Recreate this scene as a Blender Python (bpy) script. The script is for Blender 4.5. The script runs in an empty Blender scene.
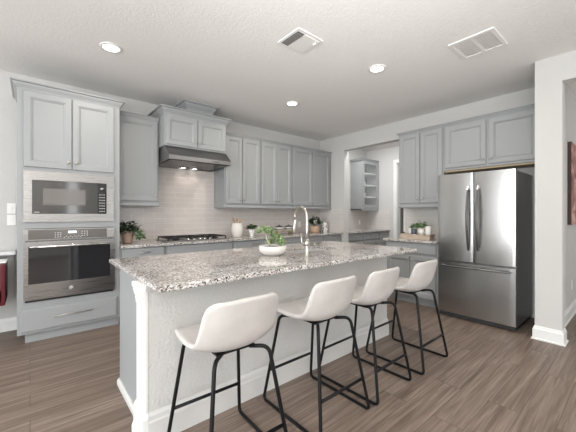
import bpy, bmesh, math, random
from mathutils import Vector, Matrix
random.seed(7)
PI = math.pi
S = bpy.context.scene
C = S.collection

# ------------------------------------------------------------------ camera
H = 1.30
cam = bpy.data.cameras.new('camera')
cam.sensor_width = 36.0
cam.lens = 304.7 * 36 / 576
cam.shift_y = -1.85 / 576
cam.clip_start = 0.05
co = bpy.data.objects.new('camera', cam); C.objects.link(co)
co.location = (0, 0, H)
co.rotation_euler = (PI / 2, 0, -math.radians(40.25))
S.camera = co

# ------------------------------------------------------------------ light
w = bpy.data.worlds.new('world'); S.world = w; w.use_nodes = True
w.node_tree.nodes['Background'].inputs[0].default_value = (0.86, 0.93, 1.0, 1)
w.node_tree.nodes['Background'].inputs[1].default_value = 1.0

def area(name, loc, rot, sx, sy, power, col=(1, 1, 1)):
    l = bpy.data.lights.new(name, 'AREA'); l.shape = 'RECTANGLE'
    l.size = sx; l.size_y = sy; l.energy = power; l.color = col
    o = bpy.data.objects.new(name, l); C.objects.link(o)
    o.location = loc; o.rotation_euler = rot
    return o
# daylight through the openings in the walls behind and beside the camera
area('daylight_rear', (-2.05, -4.10, 1.4), (PI / 2, 0, 0), 2.9, 2.2, 40, (0.98, 0.99, 1.0))
area('daylight_rear', (1.05, -4.10, 1.4), (PI / 2, 0, 0), 0.26, 2.2, 8, (0.98, 0.99, 1.0))
area('daylight_rear', (3.2, -4.10, 1.4), (PI / 2, 0, 0), 1.3, 2.2, 28, (0.98, 0.99, 1.0))
area('daylight_left', (-4.10, 0.25, 1.45), (PI / 2, 0, -PI / 2), 4.2, 2.1, 215, (0.93, 0.97, 1.0))
area('daylight_left', (-4.10, 3.2, 1.45), (PI / 2, 0, -PI / 2), 0.26, 2.1, 6, (0.94, 0.975, 1.0))
area('ceiling_fill_uplight', (-1.6, -1.9, 1.0), (PI, 0, 0), 2.6, 2.6, 250, (1, 0.995, 0.985))  # upward fill added behind the camera to brighten the ceiling
fl = bpy.data.lights.new('ceiling_fill_spot', 'SPOT'); fl.energy = 230; fl.spot_size = math.radians(82); fl.spot_blend = 1.0; fl.shadow_soft_size = 0.6  # added fill spot, lifts the ceiling towards the far end
fo = bpy.data.objects.new('ceiling_fill_spot', fl); C.objects.link(fo); fo.location = (0.1, -0.3, 1.75)
fo.rotation_euler = Vector((1.15, 1.0, 1.40)).to_track_quat('-Z', 'Y').to_euler()
area('hall_fill', (6.3, -2.2, 1.6), (PI / 2, 0, math.radians(8)), 2.4, 2.0, 32)  # fill added inside the hall to brighten it, no window behind it
area('pantry_fill', (5.15, 3.75, 2.82), (0, math.radians(-35), 0), 0.3, 0.7, 15)  # fill added in the nook to brighten the display cabinet side
area('pantry_fill', (5.9, 2.9, 2.86), (0, 0, 0), 0.8, 0.8, 16)  # second added fill, brightens the nook's base cabinets
area('far_room_light', (7.6, 3.0, 2.6), (0, 0, 0), 0.8, 1.4, 7)  # area light inside the far room, facing down
# broad soft fill added overhead behind the camera, not a known fixture
area('overhead_fill', (-0.6, -0.9, 2.86), (0, 0, 0), 4.0, 3.4, 8, (1, 0.97, 0.93))
S.view_settings.view_transform = 'Standard'
S.view_settings.look = 'None'
S.view_settings.gamma = 1.0
S.view_settings.use_curve_mapping = False
S.view_settings.exposure = 0.25

# ------------------------------------------------------------------ materials
M = {}
def mat(name, col, rough=0.5, metal=0.0, bump=None, spec=0.5, coat=0.0):
    m = bpy.data.materials.new(name); m.use_nodes = True
    nt = m.node_tree; b = nt.nodes['Principled BSDF']
    b.inputs['Base Color'].default_value = (*col, 1)
    b.inputs['Roughness'].default_value = rough
    b.inputs['Metallic'].default_value = metal
    b.inputs['Specular IOR Level'].default_value = spec
    b.inputs['Coat Weight'].default_value = coat
    if bump:
        sc, st, dist = bump
        n = nt.nodes.new('ShaderNodeTexNoise'); n.inputs['Scale'].default_value = sc
        n.inputs['Detail'].default_value = 3
        g = nt.nodes.new('ShaderNodeNewGeometry')
        nt.links.new(g.outputs['Position'], n.inputs['Vector'])
        bp = nt.nodes.new('ShaderNodeBump'); bp.inputs['Strength'].default_value = st
        bp.inputs['Distance'].default_value = dist
        nt.links.new(n.outputs['Fac'], bp.inputs['Height'])
        nt.links.new(bp.outputs['Normal'], b.inputs['Normal'])
    M[name] = m
    return m
def nodes(m): return m.node_tree, m.node_tree.nodes['Principled BSDF']
def N(nt, t, **kw):
    n = nt.nodes.new(t)
    for k, v in kw.items():
        if k in n.inputs: n.inputs[k].default_value = v
        else: setattr(n, k, v)
    return n
def ramp(nt, stops):
    r = nt.nodes.new('ShaderNodeValToRGB'); e = r.color_ramp.elements
    while len(e) < len(stops): e.new(0.5)
    for i, (p, c) in enumerate(stops):
        e[i].position = p; e[i].color = (*c, 1)
    return r

mat('wall', (0.575, 0.567, 0.55), 0.9, bump=(70, 0.35, 0.004), spec=0.2)
mat('knee_wall', (0.57, 0.565, 0.55), 0.85, bump=(60, 0.8, 0.007), spec=0.2)
mat('ceiling', (0.84, 0.828, 0.81), 0.95, bump=(60, 0.5, 0.005), spec=0.1)
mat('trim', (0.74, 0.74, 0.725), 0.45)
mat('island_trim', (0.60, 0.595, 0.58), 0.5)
mat('cabinet', (0.315, 0.327, 0.331), 0.45)
mat('cabinet_inside', (0.20, 0.21, 0.21), 0.6)
mat('black_metal', (0.006, 0.006, 0.007), 0.42, 0.0, spec=0.22)
mat('cast_iron', (0.012, 0.012, 0.012), 0.55)
mat('black_glass', (0.018, 0.018, 0.02), 0.06, 0.0, spec=0.8)
mat('dark_glass', (0.05, 0.048, 0.046), 0.08, 0.0, spec=0.8)
mat('control_panel', (0.16, 0.15, 0.14), 0.2, 0.7)
mat('nickel', (0.50, 0.47, 0.43), 0.30, 1.0)
mat('sink_steel', (0.62, 0.61, 0.60), 0.45, 0.6)
mat('chrome', (0.75, 0.74, 0.72), 0.12, 1.0)
mat('dark_steel', (0.20, 0.20, 0.20), 0.25, 1.0)
mat('fridge_side', (0.19, 0.19, 0.185), 0.3, 0.5)
mat('white_plastic', (0.82, 0.81, 0.79), 0.4)
mat('white_ceramic', (0.80, 0.78, 0.74), 0.35)
mat('stoneware', (0.72, 0.69, 0.64), 0.7, bump=(90, 0.3, 0.003))
mat('navy_ceramic', (0.10, 0.12, 0.15), 0.3)
mat('terracotta', (0.42, 0.30, 0.23), 0.8)
mat('copper_pot', (0.46, 0.31, 0.21), 0.6)
mat('utensil_wood', (0.42, 0.28, 0.16), 0.6)
mat('leaf_dark', (0.022, 0.045, 0.018), 0.5)
mat('leaf_green', (0.085, 0.20, 0.05), 0.5)
mat('leaf_pale', (0.20, 0.27, 0.14), 0.5)
mat('succulent', (0.24, 0.33, 0.15), 0.45)
mat('succulent_stem', (0.42, 0.40, 0.28), 0.7)
mat('soil', (0.06, 0.045, 0.035), 0.95)
mat('red_leather', (0.10, 0.010, 0.014), 0.35)
mat('brown_edge', (0.05, 0.028, 0.02), 0.6)
mat('raw_wood', (0.36, 0.29, 0.19), 0.7)
mat('grey_plastic', (0.30, 0.29, 0.28), 0.5)
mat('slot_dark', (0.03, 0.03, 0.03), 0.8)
mat('marking', (0.75, 0.75, 0.75), 0.4)
mat('lid_dark', (0.05, 0.045, 0.04), 0.4)
mat('jar_glass_white', (0.55, 0.53, 0.50), 0.15)
mat('screen_text', (0.85, 0.87, 0.88), 0.3)

# stainless: fine vertical / horizontal brushing
def steel(name, col, rough, scale):
    m = mat(name, col, rough, 1.0); nt, b = nodes(m)
    tc = N(nt, 'ShaderNodeTexCoord'); mp = N(nt, 'ShaderNodeMapping'); mp.inputs['Scale'].default_value = scale
    n = N(nt, 'ShaderNodeTexNoise', Scale=1.0, Detail=2.0)
    nt.links.new(tc.outputs['Object'], mp.inputs['Vector']); nt.links.new(mp.outputs[0], n.inputs['Vector'])
    mr = N(nt, 'ShaderNodeMapRange'); mr.inputs[3].default_value = rough - 0.02; mr.inputs[4].default_value = rough + 0.04
    nt.links.new(n.outputs['Fac'], mr.inputs[0]); nt.links.new(mr.outputs[0], b.inputs['Roughness'])
    bp = N(nt, 'ShaderNodeBump', Strength=0.004, Distance=0.001)
    nt.links.new(n.outputs['Fac'], bp.inputs['Height']); nt.links.new(bp.outputs[0], b.inputs['Normal'])
steel('steel', (0.33, 0.32, 0.308), 0.27, (3, 3, 160))
steel('steel_hood', (0.27, 0.265, 0.26), 0.3, (9, 9, 400))
steel('steel_fridge', (0.44, 0.432, 0.42), 0.24, (14, 14, 1.2))

# stool fabric
m = mat('stool_fabric', (0.66, 0.62, 0.585), 0.85, spec=0.25); nt, b = nodes(m)
tc = N(nt, 'ShaderNodeTexCoord'); n = N(nt, 'ShaderNodeTexNoise', Scale=420.0, Detail=2.0)
n2 = N(nt, 'ShaderNodeTexNoise', Scale=9.0, Detail=4.0)
nt.links.new(tc.outputs['Object'], n.inputs['Vector']); nt.links.new(tc.outputs['Object'], n2.inputs['Vector'])
r = ramp(nt, [(0.3, (0.50, 0.478, 0.457)), (0.7, (0.57, 0.547, 0.525))])
nt.links.new(n2.outputs['Fac'], r.inputs[0]); nt.links.new(r.outputs[0], b.inputs['Base Color'])
bp = N(nt, 'ShaderNodeBump', Strength=0.3, Distance=0.001)
nt.links.new(n.outputs['Fac'], bp.inputs['Height']); nt.links.new(bp.outputs[0], b.inputs['Normal'])

# granite
m = mat('granite', (0.5, 0.48, 0.45), 0.04, spec=0.5); nt, b = nodes(m)
g = N(nt, 'ShaderNodeNewGeometry')
nz = N(nt, 'ShaderNodeTexNoise', Scale=40.0, Detail=3.0)
nt.links.new(g.outputs['Position'], nz.inputs['Vector'])
add = N(nt, 'ShaderNodeMixRGB', blend_type='ADD'); add.inputs[0].default_value = 0.02
nt.links.new(g.outputs['Position'], add.inputs[1]); nt.links.new(nz.outputs['Color'], add.inputs[2])
v1 = N(nt, 'ShaderNodeTexVoronoi', Scale=125.0); nt.links.new(add.outputs[0], v1.inputs['Vector'])
sx = N(nt, 'ShaderNodeSeparateColor'); nt.links.new(v1.outputs['Color'], sx.inputs[0])
r1 = ramp(nt, [(0.0, (0.035, 0.030, 0.028)), (0.13, (0.08, 0.066, 0.058)), (0.22, (0.27, 0.245, 0.225)), (0.36, (0.39, 0.36, 0.335)), (0.58, (0.52, 0.495, 0.47)), (0.80, (0.64, 0.63, 0.615)), (1.0, (0.76, 0.755, 0.75))])
nt.links.new(sx.outputs[0], r1.inputs[0])
n3 = N(nt, 'ShaderNodeTexNoise', Scale=7.0, Detail=5.0); nt.links.new(g.outputs['Position'], n3.inputs['Vector'])
r3 = ramp(nt, [(0.35, (0.84, 0.81, 0.79)), (0.65, (1.12, 1.12, 1.12))])
nt.links.new(n3.outputs['Fac'], r3.inputs[0])
mx = N(nt, 'ShaderNodeMixRGB', blend_type='MULTIPLY'); mx.inputs[0].default_value = 1.0
nt.links.new(r1.outputs[0], mx.inputs[1]); nt.links.new(r3.outputs[0], mx.inputs[2])
nt.links.new(mx.outputs[0], b.inputs['Base Color'])

# wood plank floor, boards running along X
m = mat('floor', (0.2, 0.15, 0.12), 0.42, spec=0.4); nt, b = nodes(m)
g = N(nt, 'ShaderNodeNewGeometry')
br = N(nt, 'ShaderNodeTexBrick'); br.offset = 0.37; br.offset_frequency = 2
br.inputs['Scale'].default_value = 1.0; br.inputs['Brick Width'].default_value = 1.22
br.inputs['Row Height'].default_value = 0.18; br.inputs['Mortar Size'].default_value = 0.0016
br.inputs['Mortar Smooth'].default_value = 0.3; br.inputs['Bias'].default_value = 0.0
br.inputs['Color1'].default_value = (0, 0, 0, 1); br.inputs['Color2'].default_value = (1, 1, 1, 1); br.inputs['Mortar'].default_value = (0.5, 0.5, 0.5, 1)
nt.links.new(g.outputs['Position'], br.inputs['Vector'])
mp = N(nt, 'ShaderNodeMapping'); mp.inputs['Scale'].default_value = (1.4, 34, 1)
nt.links.new(g.outputs['Position'], mp.inputs['Vector'])
# shift the grain per plank so neighbouring boards differ
off = N(nt, 'ShaderNodeVectorMath', operation='SCALE'); off.inputs['Scale'].default_value = 9.0
nt.links.new(br.outputs['Color'], off.inputs[0])
ad = N(nt, 'ShaderNodeVectorMath', operation='ADD')
nt.links.new(mp.outputs[0], ad.inputs[0]); nt.links.new(off.outputs[0], ad.inputs[1])
gn = N(nt, 'ShaderNodeTexNoise', Scale=1.0, Detail=6.0, Roughness=0.62, Distortion=0.6)
nt.links.new(ad.outputs[0], gn.inputs['Vector'])
gr = ramp(nt, [(0.28, (0.105, 0.075, 0.058)), (0.45, (0.180, 0.134, 0.106)), (0.58, (0.240, 0.185, 0.150)), (0.75, (0.335, 0.27, 0.228))])
nt.links.new(gn.outputs['Fac'], gr.inputs[0])
pr = ramp(nt, [(0.0, (0.90, 0.89, 0.88)), (1.0, (1.03, 1.03, 1.03))])
nt.links.new(br.outputs['Color'], pr.inputs[0])
mx = N(nt, 'ShaderNodeMixRGB', blend_type='MULTIPLY'); mx.inputs[0].default_value = 1.0
nt.links.new(gr.outputs[0], mx.inputs[1]); nt.links.new(pr.outputs[0], mx.inputs[2])
mm = N(nt, 'ShaderNodeMixRGB'); mm.inputs[2].default_value = (0.07, 0.05, 0.04, 1)
nt.links.new(br.outputs['Fac'], mm.inputs[0]); nt.links.new(mx.outputs[0], mm.inputs[1])
nt.links.new(mm.outputs[0], b.inputs['Base Color'])
bp = N(nt, 'ShaderNodeBump', Strength=0.15, Distance=0.002)
nt.links.new(gn.outputs['Fac'], bp.inputs['Height']); nt.links.new(bp.outputs[0], b.inputs['Normal'])
rr = N(nt, 'ShaderNodeMapRange'); rr.inputs[3].default_value = 0.36; rr.inputs[4].default_value = 0.55
nt.links.new(gn.outputs['Fac'], rr.inputs[0]); nt.links.new(rr.outputs[0], b.inputs['Roughness'])

# subway tile: u axis is x or y
def tile(name, axis, c1, c2, mortar):
    m = mat(name, c1, 0.18, spec=0.5); nt, b = nodes(m)
    g = N(nt, 'ShaderNodeNewGeometry'); s = N(nt, 'ShaderNodeSeparateXYZ'); c = N(nt, 'ShaderNodeCombineXYZ')
    nt.links.new(g.outputs['Position'], s.inputs[0])
    nt.links.new(s.outputs[axis], c.inputs[0]); nt.links.new(s.outputs[2], c.inputs[1])
    t = N(nt, 'ShaderNodeTexBrick'); t.offset = 0.5
    t.inputs['Scale'].default_value = 1.0; t.inputs['Brick Width'].default_value = 0.305
    t.inputs['Row Height'].default_value = 0.0775; t.inputs['Mortar Size'].default_value = 0.003
    t.inputs['Mortar Smooth'].default_value = 0.2
    t.inputs['Color1'].default_value = (*c1, 1); t.inputs['Color2'].default_value = (*c2, 1); t.inputs['Mortar'].default_value = (*mortar, 1)
    nt.links.new(c.outputs[0], t.inputs['Vector']); nt.links.new(t.outputs['Color'], b.inputs['Base Color'])
    bp = N(nt, 'ShaderNodeBump', Strength=0.5, Distance=0.002); bp.invert = True
    nt.links.new(t.outputs['Fac'], bp.inputs['Height']); nt.links.new(bp.outputs[0], b.inputs['Normal'])
tile('tile_x', 0, (0.60, 0.55, 0.52), (0.57, 0.52, 0.49), (0.70, 0.66, 0.63))
tile('tile_y', 1, (0.64, 0.61, 0.58), (0.61, 0.58, 0.55), (0.70, 0.67, 0.64))

# painting
m = mat('painting', (0.6, 0.3, 0.25), 0.7); nt, b = nodes(m)
g = N(nt, 'ShaderNodeNewGeometry'); n = N(nt, 'ShaderNodeTexNoise', Scale=4.0, Detail=4.0, Distortion=1.5)
nt.links.new(g.outputs['Position'], n.inputs['Vector'])
r = ramp(nt, [(0.35, (0.16, 0.08, 0.07)), (0.5, (0.42, 0.20, 0.17)), (0.65, (0.62, 0.42, 0.36))])
nt.links.new(n.outputs['Fac'], r.inputs[0]); nt.links.new(r.outputs[0], b.inputs['Base Color'])
# spotted canister
m = mat('spotted', (0.8, 0.79, 0.76), 0.4); nt, b = nodes(m)
tc = N(nt, 'ShaderNodeTexCoord'); v = N(nt, 'ShaderNodeTexVoronoi', Scale=26.0)
nt.links.new(tc.outputs['Object'], v.inputs['Vector'])
r = ramp(nt, [(0.0, (0.03, 0.03, 0.03)), (0.34, (0.03, 0.03, 0.03)), (0.40, (0.8, 0.79, 0.76)), (1.0, (0.8, 0.79, 0.76))])
nt.links.new(v.outputs['Distance'], r.inputs[0]); nt.links.new(r.outputs[0], b.inputs['Base Color'])
for nm, ca, cb in (('succulent', (0.10, 0.17, 0.06), (0.34, 0.42, 0.22)), ('leaf_pale', (0.13, 0.19, 0.08), (0.36, 0.43, 0.27))):
    nt, b = nodes(M[nm]); tc = N(nt, 'ShaderNodeTexCoord'); n = N(nt, 'ShaderNodeTexNoise', Scale=38.0, Detail=1.0)
    nt.links.new(tc.outputs['Object'], n.inputs['Vector'])
    r = ramp(nt, [(0.38, ca), (0.60, cb)])
    nt.links.new(n.outputs['Fac'], r.inputs[0]); nt.links.new(r.outputs[0], b.inputs['Base Color'])
# tray wood
m = mat('tray_wood', (0.50, 0.40, 0.31), 0.7); nt, b = nodes(m)
tc = N(nt, 'ShaderNodeTexCoord'); mp = N(nt, 'ShaderNodeMapping'); mp.inputs['Scale'].default_value = (8, 60, 60)
n = N(nt, 'ShaderNodeTexNoise', Scale=1.0, Detail=3.0)
nt.links.new(tc.outputs['Object'], mp.inputs[0]); nt.links.new(mp.outputs[0], n.inputs['Vector'])
r = ramp(nt, [(0.3, (0.38, 0.29, 0.22)), (0.7, (0.62, 0.53, 0.44))])
nt.links.new(n.outputs['Fac'], r.inputs[0]); nt.links.new(r.outputs[0], b.inputs['Base Color'])
# glass for the display cabinet door
m = mat('clear_glass', (0.95, 0.97, 0.97), 0.03, spec=0.5); nt, b = nodes(m)
b.inputs['Alpha'].default_value = 0.10
def emis(name, col, st):
    m = mat(name, col, 0.5); nt, b = nodes(m)
    b.inputs['Emission Color'].default_value = (*col, 1); b.inputs['Emission Strength'].default_value = st
emis('lamp_glow', (1.0, 0.95, 0.88), 5.0)
emis('display_glow', (0.8, 0.92, 1.0), 0.9)

# ------------------------------------------------------------------ mesh helpers
class MB:
    def __init__(s): s.bm = bmesh.new()
    def _add(s, verts, faces):
        vs = [s.bm.verts.new(v) for v in verts]
        for f in faces:
            try: s.bm.faces.new([vs[i] for i in f])
            except ValueError: pass
        return vs
    def box(s, x0, x1, y0, y1, z0, z1, b=0.0):
        t = bmesh.new()
        vs = [t.verts.new((x, y, z)) for x in (x0, x1) for y in (y0, y1) for z in (z0, z1)]
        for f in ((0, 1, 3, 2), (4, 6, 7, 5), (0, 4, 5, 1), (2, 3, 7, 6), (0, 2, 6, 4), (1, 5, 7, 3)): t.faces.new([vs[i] for i in f])
        if b > 0: bmesh.ops.bevel(t, geom=t.edges[:], offset=b, segments=2, affect='EDGES', profile=0.7)
        s.merge(t); return s
    def merge(s, t, mtx=None):
        if mtx is not None: bmesh.ops.transform(t, matrix=mtx, verts=t.verts)
        mp = {v: s.bm.verts.new(v.co) for v in t.verts}
        for f in t.faces:
            try: nf = s.bm.faces.new([mp[v] for v in f.verts]); nf.smooth = f.smooth
            except ValueError: pass
        t.free()
    def prism_x(s, prof, x0, x1):           # prof: list of (y, z)
        n = len(prof)
        vs = [(x0, y, z) for y, z in prof] + [(x1, y, z) for y, z in prof]
        fs = [(i, (i + 1) % n, n + (i + 1) % n, n + i) for i in range(n)] + [tuple(range(n - 1, -1, -1)), tuple(range(n, 2 * n))]
        s._add(vs, fs); return s
    def prism_y(s, prof, y0, y1):
        n = len(prof)
        vs = [(x, y0, z) for x, z in prof] + [(x, y1, z) for x, z in prof]
        fs = [(i, (i + 1) % n, n + (i + 1) % n, n + i) for i in range(n)] + [tuple(range(n - 1, -1, -1)), tuple(range(n, 2 * n))]
        s._add(vs, fs); return s
    def prism_z(s, prof, z0, z1):
        n = len(prof)
        vs = [(x, y, z0) for x, y in prof] + [(x, y, z1) for x, y in prof]
        fs = [(i, (i + 1) % n, n + (i + 1) % n, n + i) for i in range(n)] + [tuple(range(n - 1, -1, -1)), tuple(range(n, 2 * n))]
        s._add(vs, fs); return s
    def lathe(s, prof, c=(0, 0, 0), seg=28, axis='z', closed=True):   # prof: (r, h)
        t = bmesh.new(); rings = []
        for r, h in prof:
            if r < 1e-6: rings.append([t.verts.new((0, 0, h))])
            else: rings.append([t.verts.new((r * math.cos(2 * PI * k / seg), r * math.sin(2 * PI * k / seg), h)) for k in range(seg)])
        for a, b2 in zip(rings, rings[1:]):
            for k in range(seg):
                k2 = (k + 1) % seg
                if len(a) == 1 and len(b2) == 1: continue
                if len(a) == 1: f = (a[0], b2[k2], b2[k])
                elif len(b2) == 1: f = (a[k], a[k2], b2[0])
                else: f = (a[k], a[k2], b2[k2], b2[k])
                t.faces.new(f).smooth = True
        mtx = Matrix.Translation(c)
        if axis == 'y': mtx = mtx @ Matrix.Rotation(PI / 2, 4, 'X')       # +h -> -y
        if axis == 'x': mtx = mtx @ Matrix.Rotation(PI / 2, 4, 'Y')
        s.merge(t, mtx); return s
    def cyl(s, r, h, c=(0, 0, 0), seg=24, axis='z'):
        return s.lathe([(0, 0), (r, 0), (r, h), (0, h)], c, seg, axis)
    def tube(s, pts, r, seg=8, caps=True):
        pts = [Vector(p) for p in pts]; n = len(pts); rr = r if isinstance(r, (list, tuple)) else [r] * n
        t = bmesh.new(); rings = []; up = None
        for i, p in enumerate(pts):
            d = (pts[min(i + 1, n - 1)] - pts[max(i - 1, 0)]).normalized()
            if up is None:
                up = Vector((0, 0, 1)) if abs(d.z) < 0.9 else Vector((1, 0, 0))
            a = d.cross(up)
            if a.length < 1e-4: a = d.cross(Vector((0, 1, 0)))
            a.normalize(); bb = a.cross(d).normalized(); up = bb
            rings.append([t.verts.new(p + (a * math.cos(2 * PI * k / seg) + bb * math.sin(2 * PI * k / seg)) * rr[i]) for k in range(seg)])
        for A, B in zip(rings, rings[1:]):
            for k in range(seg):
                t.faces.new((A[k], A[(k + 1) % seg], B[(k + 1) % seg], B[k])).smooth = True
        if caps: t.faces.new(rings[0][::-1]); t.faces.new(rings[-1])
        s.merge(t); return s
    def sweep(s, path, prof, closed_prof=True):
        """profile (out, z) swept along a horizontal polyline with mitred corners; out is to the right of travel"""
        P = [Vector((x, y)) for x, y in path]; n = len(P); rings = []
        for i, p in enumerate(P):
            d0 = (P[i] - P[i - 1]).normalized() if i > 0 else None
            d1 = (P[i + 1] - P[i]).normalized() if i < n - 1 else None
            if d0 is None: d0 = d1
            if d1 is None: d1 = d0
            n0 = Vector((d0.y, -d0.x)); n1 = Vector((d1.y, -d1.x)); mN = (n0 + n1).normalized()
            k = 1.0 / max(0.2, mN.dot(n0))
            rings.append([s.bm.verts.new((p.x + mN.x * o * k, p.y + mN.y * o * k, z)) for o, z in prof])
        m_ = len(prof)
        for A, B in zip(rings, rings[1:]):
            for k in range(m_):
                s.bm.faces.new((A[k], A[(k + 1) % m_], B[(k + 1) % m_], B[k]))
        s.bm.faces.new(rings[0][::-1]); s.bm.faces.new(rings[-1])
        return s
    def build(s, name, material, parent=None, smooth=False):
        bmesh.ops.recalc_face_normals(s.bm, faces=s.bm.faces)
        me = bpy.data.meshes.new(name)
        if smooth:
            for f in s.bm.faces: f.smooth = True
        s.bm.to_mesh(me); s.bm.free()
        me.materials.append(M[material])
        o = bpy.data.objects.new(name, me); C.objects.link(o)
        if parent is not None: o.parent = parent
        return o
def fillet(pts, rad, k=5):
    pts = [Vector(p) for p in pts]; out = [pts[0]]; rads = rad if isinstance(rad, (list, tuple)) else [rad] * len(pts)
    for i in range(1, len(pts) - 1):
        a, b, c = pts[i - 1], pts[i], pts[i + 1]
        r = min(rads[i], (a - b).length * 0.45, (c - b).length * 0.45)
        p0 = b + (a - b).normalized() * r; p1 = b + (c - b).normalized() * r
        for j in range(k + 1):
            t = j / k; out.append((1 - t) ** 2 * p0 + 2 * t * (1 - t) * b + t * t * p1)
    out.append(pts[-1]); return out
def thing(name, label, cat, loc=(0, 0, 0), rz=0.0, group=None):
    o = bpy.data.objects.new(name, None); o.empty_display_size = 0.1; C.objects.link(o)
    o.location = loc; o.rotation_euler = (0, 0, rz); o['label'] = label; o['category'] = cat
    if group: o['group'] = group
    return o
def tag(o, label, cat, group=None, loc=None):
    o['label'] = label; o['category'] = cat
    if group: o['group'] = group
    if loc is not None: o.location = loc
    return o
def struct(o): o['kind'] = 'structure'; return o
def copy_tree(o, parent=None):
    c = o.copy(); C.objects.link(c)
    if parent is not None: c.parent = parent
    for ch in [x for x in list(C.objects) if x.parent == o]: copy_tree(ch, c)
    return c

# ------------------------------------------------------------------ the shell
YB = 4.62; XR = 4.82; ZC = 2.89
struct(MB().box(-4.0, 9.0, -4.0, 6.0, -0.1, 0.0).build('floor', 'floor'))
struct(MB().box(-4.2, 9.0, -4.2, 6.0, ZC, ZC + 0.1).build('ceiling', 'ceiling'))
wb = struct(MB().box(-4.0, 6.70, YB, YB + 0.15, 0, ZC).build('wall_back', 'wall'))
# backsplash on the back wall: low band, full height behind the hood
MB().box(0.80, 1.335, YB - 0.012, YB, 0.93, 1.42).box(1.335, 2.315, YB - 0.012, YB, 0.93, 2.24).box(2.315, XR, YB - 0.012, YB, 0.93, 1.42).build('backsplash', 'tile_x', wb)
MB().box(4.96, 6.55, YB - 0.012, YB, 0.93, 1.405).build('backsplash', 'tile_x', wb)
# right wall with the opening to the butler's pantry
OY0, OY1, OZ = 2.66, 3.95, 2.585
wr = MB()
wr.box(XR, XR + 0.14, OY1, YB, 0, ZC).box(XR, XR + 0.14, 0.70, OY0, 0, ZC).box(XR, XR + 0.14, OY0, OY1, OZ, ZC)
wr = struct(wr.build('wall_right', 'wall'))
MB().box(XR - 0.012, XR, 1.77, OY0 - 0.03, 0.93, 1.40).build('backsplash', 'tile_y', wr)
MB().box(XR - 0.012, XR, OY1 + 0.02, YB - 0.012, 0.93, 1.405).build('backsplash', 'tile_y', wr)
MB().box(XR - 0.016, XR, OY0 - 0.03, OY0, 0.93, 1.40).build('tile_edge_trim', 'trim', wr)
# short wing wall beside the fridge, running on as the hall's side wall
struct(MB().box(4.03, 4.17, 0.55, 0.765, 0, ZC).box(4.17, 8.9, 0.64, 0.765, 0, ZC).build('wall_wing', 'wall'))
# header above the hall opening and the wall on its far side
struct(MB().box(4.03, 4.17, -1.1, 0.55, 2.625, ZC).box(4.03, 4.17, -4.0, -1.1, 0, ZC).build('wall_hall_opening', 'wall'))
# pantry side wall with a doorway, room beyond
DY0, DY1, DZ = 2.75, 3.80, 2.50
struct(MB().box(6.55, 6.69, DY1, YB, 0, ZC).box(6.55, 6.69, 0.79, DY0, 0, ZC).box(6.55, 6.69, DY0, DY1, DZ, ZC).build('wall_pantry', 'wall'))
cs = MB()
for a, b2 in ((DY1, DY1 + 0.075), (DY0 - 0.075, DY0)): cs.box(6.53, 6.55, a, b2, 0, DZ + 0.075, 0.004)
cs.box(6.53, 6.55, DY0, DY1, DZ, DZ + 0.075, 0.004)
cs.box(6.55, 6.69, DY1 - 0.012, DY1, 0, DZ).box(6.55, 6.69, DY0, DY0 + 0.012, 0, DZ).box(6.55, 6.69, DY0, DY1, DZ - 0.012, DZ)
struct(cs.build('door_1', 'trim'))
struct(MB().box(8.8, 8.95, -4.0, 6.0, 0, ZC).build('wall_far', 'wall'))
struct(MB().box(6.7, 8.8, 4.9, 5.0, 0, ZC).build('wall_far_room', 'wall'))
# left and rear walls of the living area with tall window openings
wl = MB()
wl.box(-4.15, -4.0, -4.0, -1.9, 0, ZC).box(-4.15, -4.0, 3.6, YB + 0.15, 0, ZC).box(-4.15, -4.0, -1.9, 3.6, 0, 0.4).box(-4.15, -4.0, -1.9, 3.6, 2.5, ZC).box(-4.15, -4.0, 2.4, 3.05, 0.4, 2.5).box(-4.15, -4.0, 3.35, 3.6, 0.4, 2.5)
struct(wl.build('wall_left', 'wall'))
wv = MB()
for a, b2 in ((-4.15, -3.5), (-0.6, 0.92), (1.18, 2.55), (3.85, 9.0)): wv.box(a, b2, -4.15, -4.0, 0, ZC)
for a, b2 in ((-3.5, -0.6), (0.92, 1.18), (2.55, 3.85)): wv.box(a, b2, -4.15, -4.0, 0, 0.25).box(a, b2, -4.15, -4.0, 2.55, ZC)
struct(wv.build('wall_rear', 'wall'))
fr = MB()
for x in (-3.48, -2.05, -0.62, 2.57, 3.83): fr.box(x - 0.04, x + 0.04, -4.06, -3.98, 0.25, 2.55)
fr.box(-3.5, -0.6, -4.06, -3.98, 1.9, 1.95).box(2.55, 3.85, -4.06, -3.98, 1.9, 1.95)
struct(fr.build('window_1', 'trim'))
fr = MB()
for y in (-1.87, -0.45, 0.95, 2.37): fr.box(-4.06, -3.98, y - 0.04, y + 0.04, 0.4, 2.5)
struct(fr.build('window_2', 'trim'))

BASE = [(0, 0), (0.028, 0), (0.028, 0.012), (0.016, 0.02), (0.016, 0.105), (0.010, 0.118), (0.006, 0.135), (0, 0.14)]
def base(name, path):
    return struct(MB().sweep(path, BASE).build(name, 'trim'))
base('baseboard_back', [(-4.0, YB), (-0.10, YB)])
base('baseboard_wing', [(4.45, 0.765), (4.03, 0.765), (4.03, 0.55), (4.17, 0.55), (4.17, 0.64), (8.7, 0.64)])
base('baseboard_pantry', [(6.55, 2.6), (6.55, 0.8)])

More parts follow.
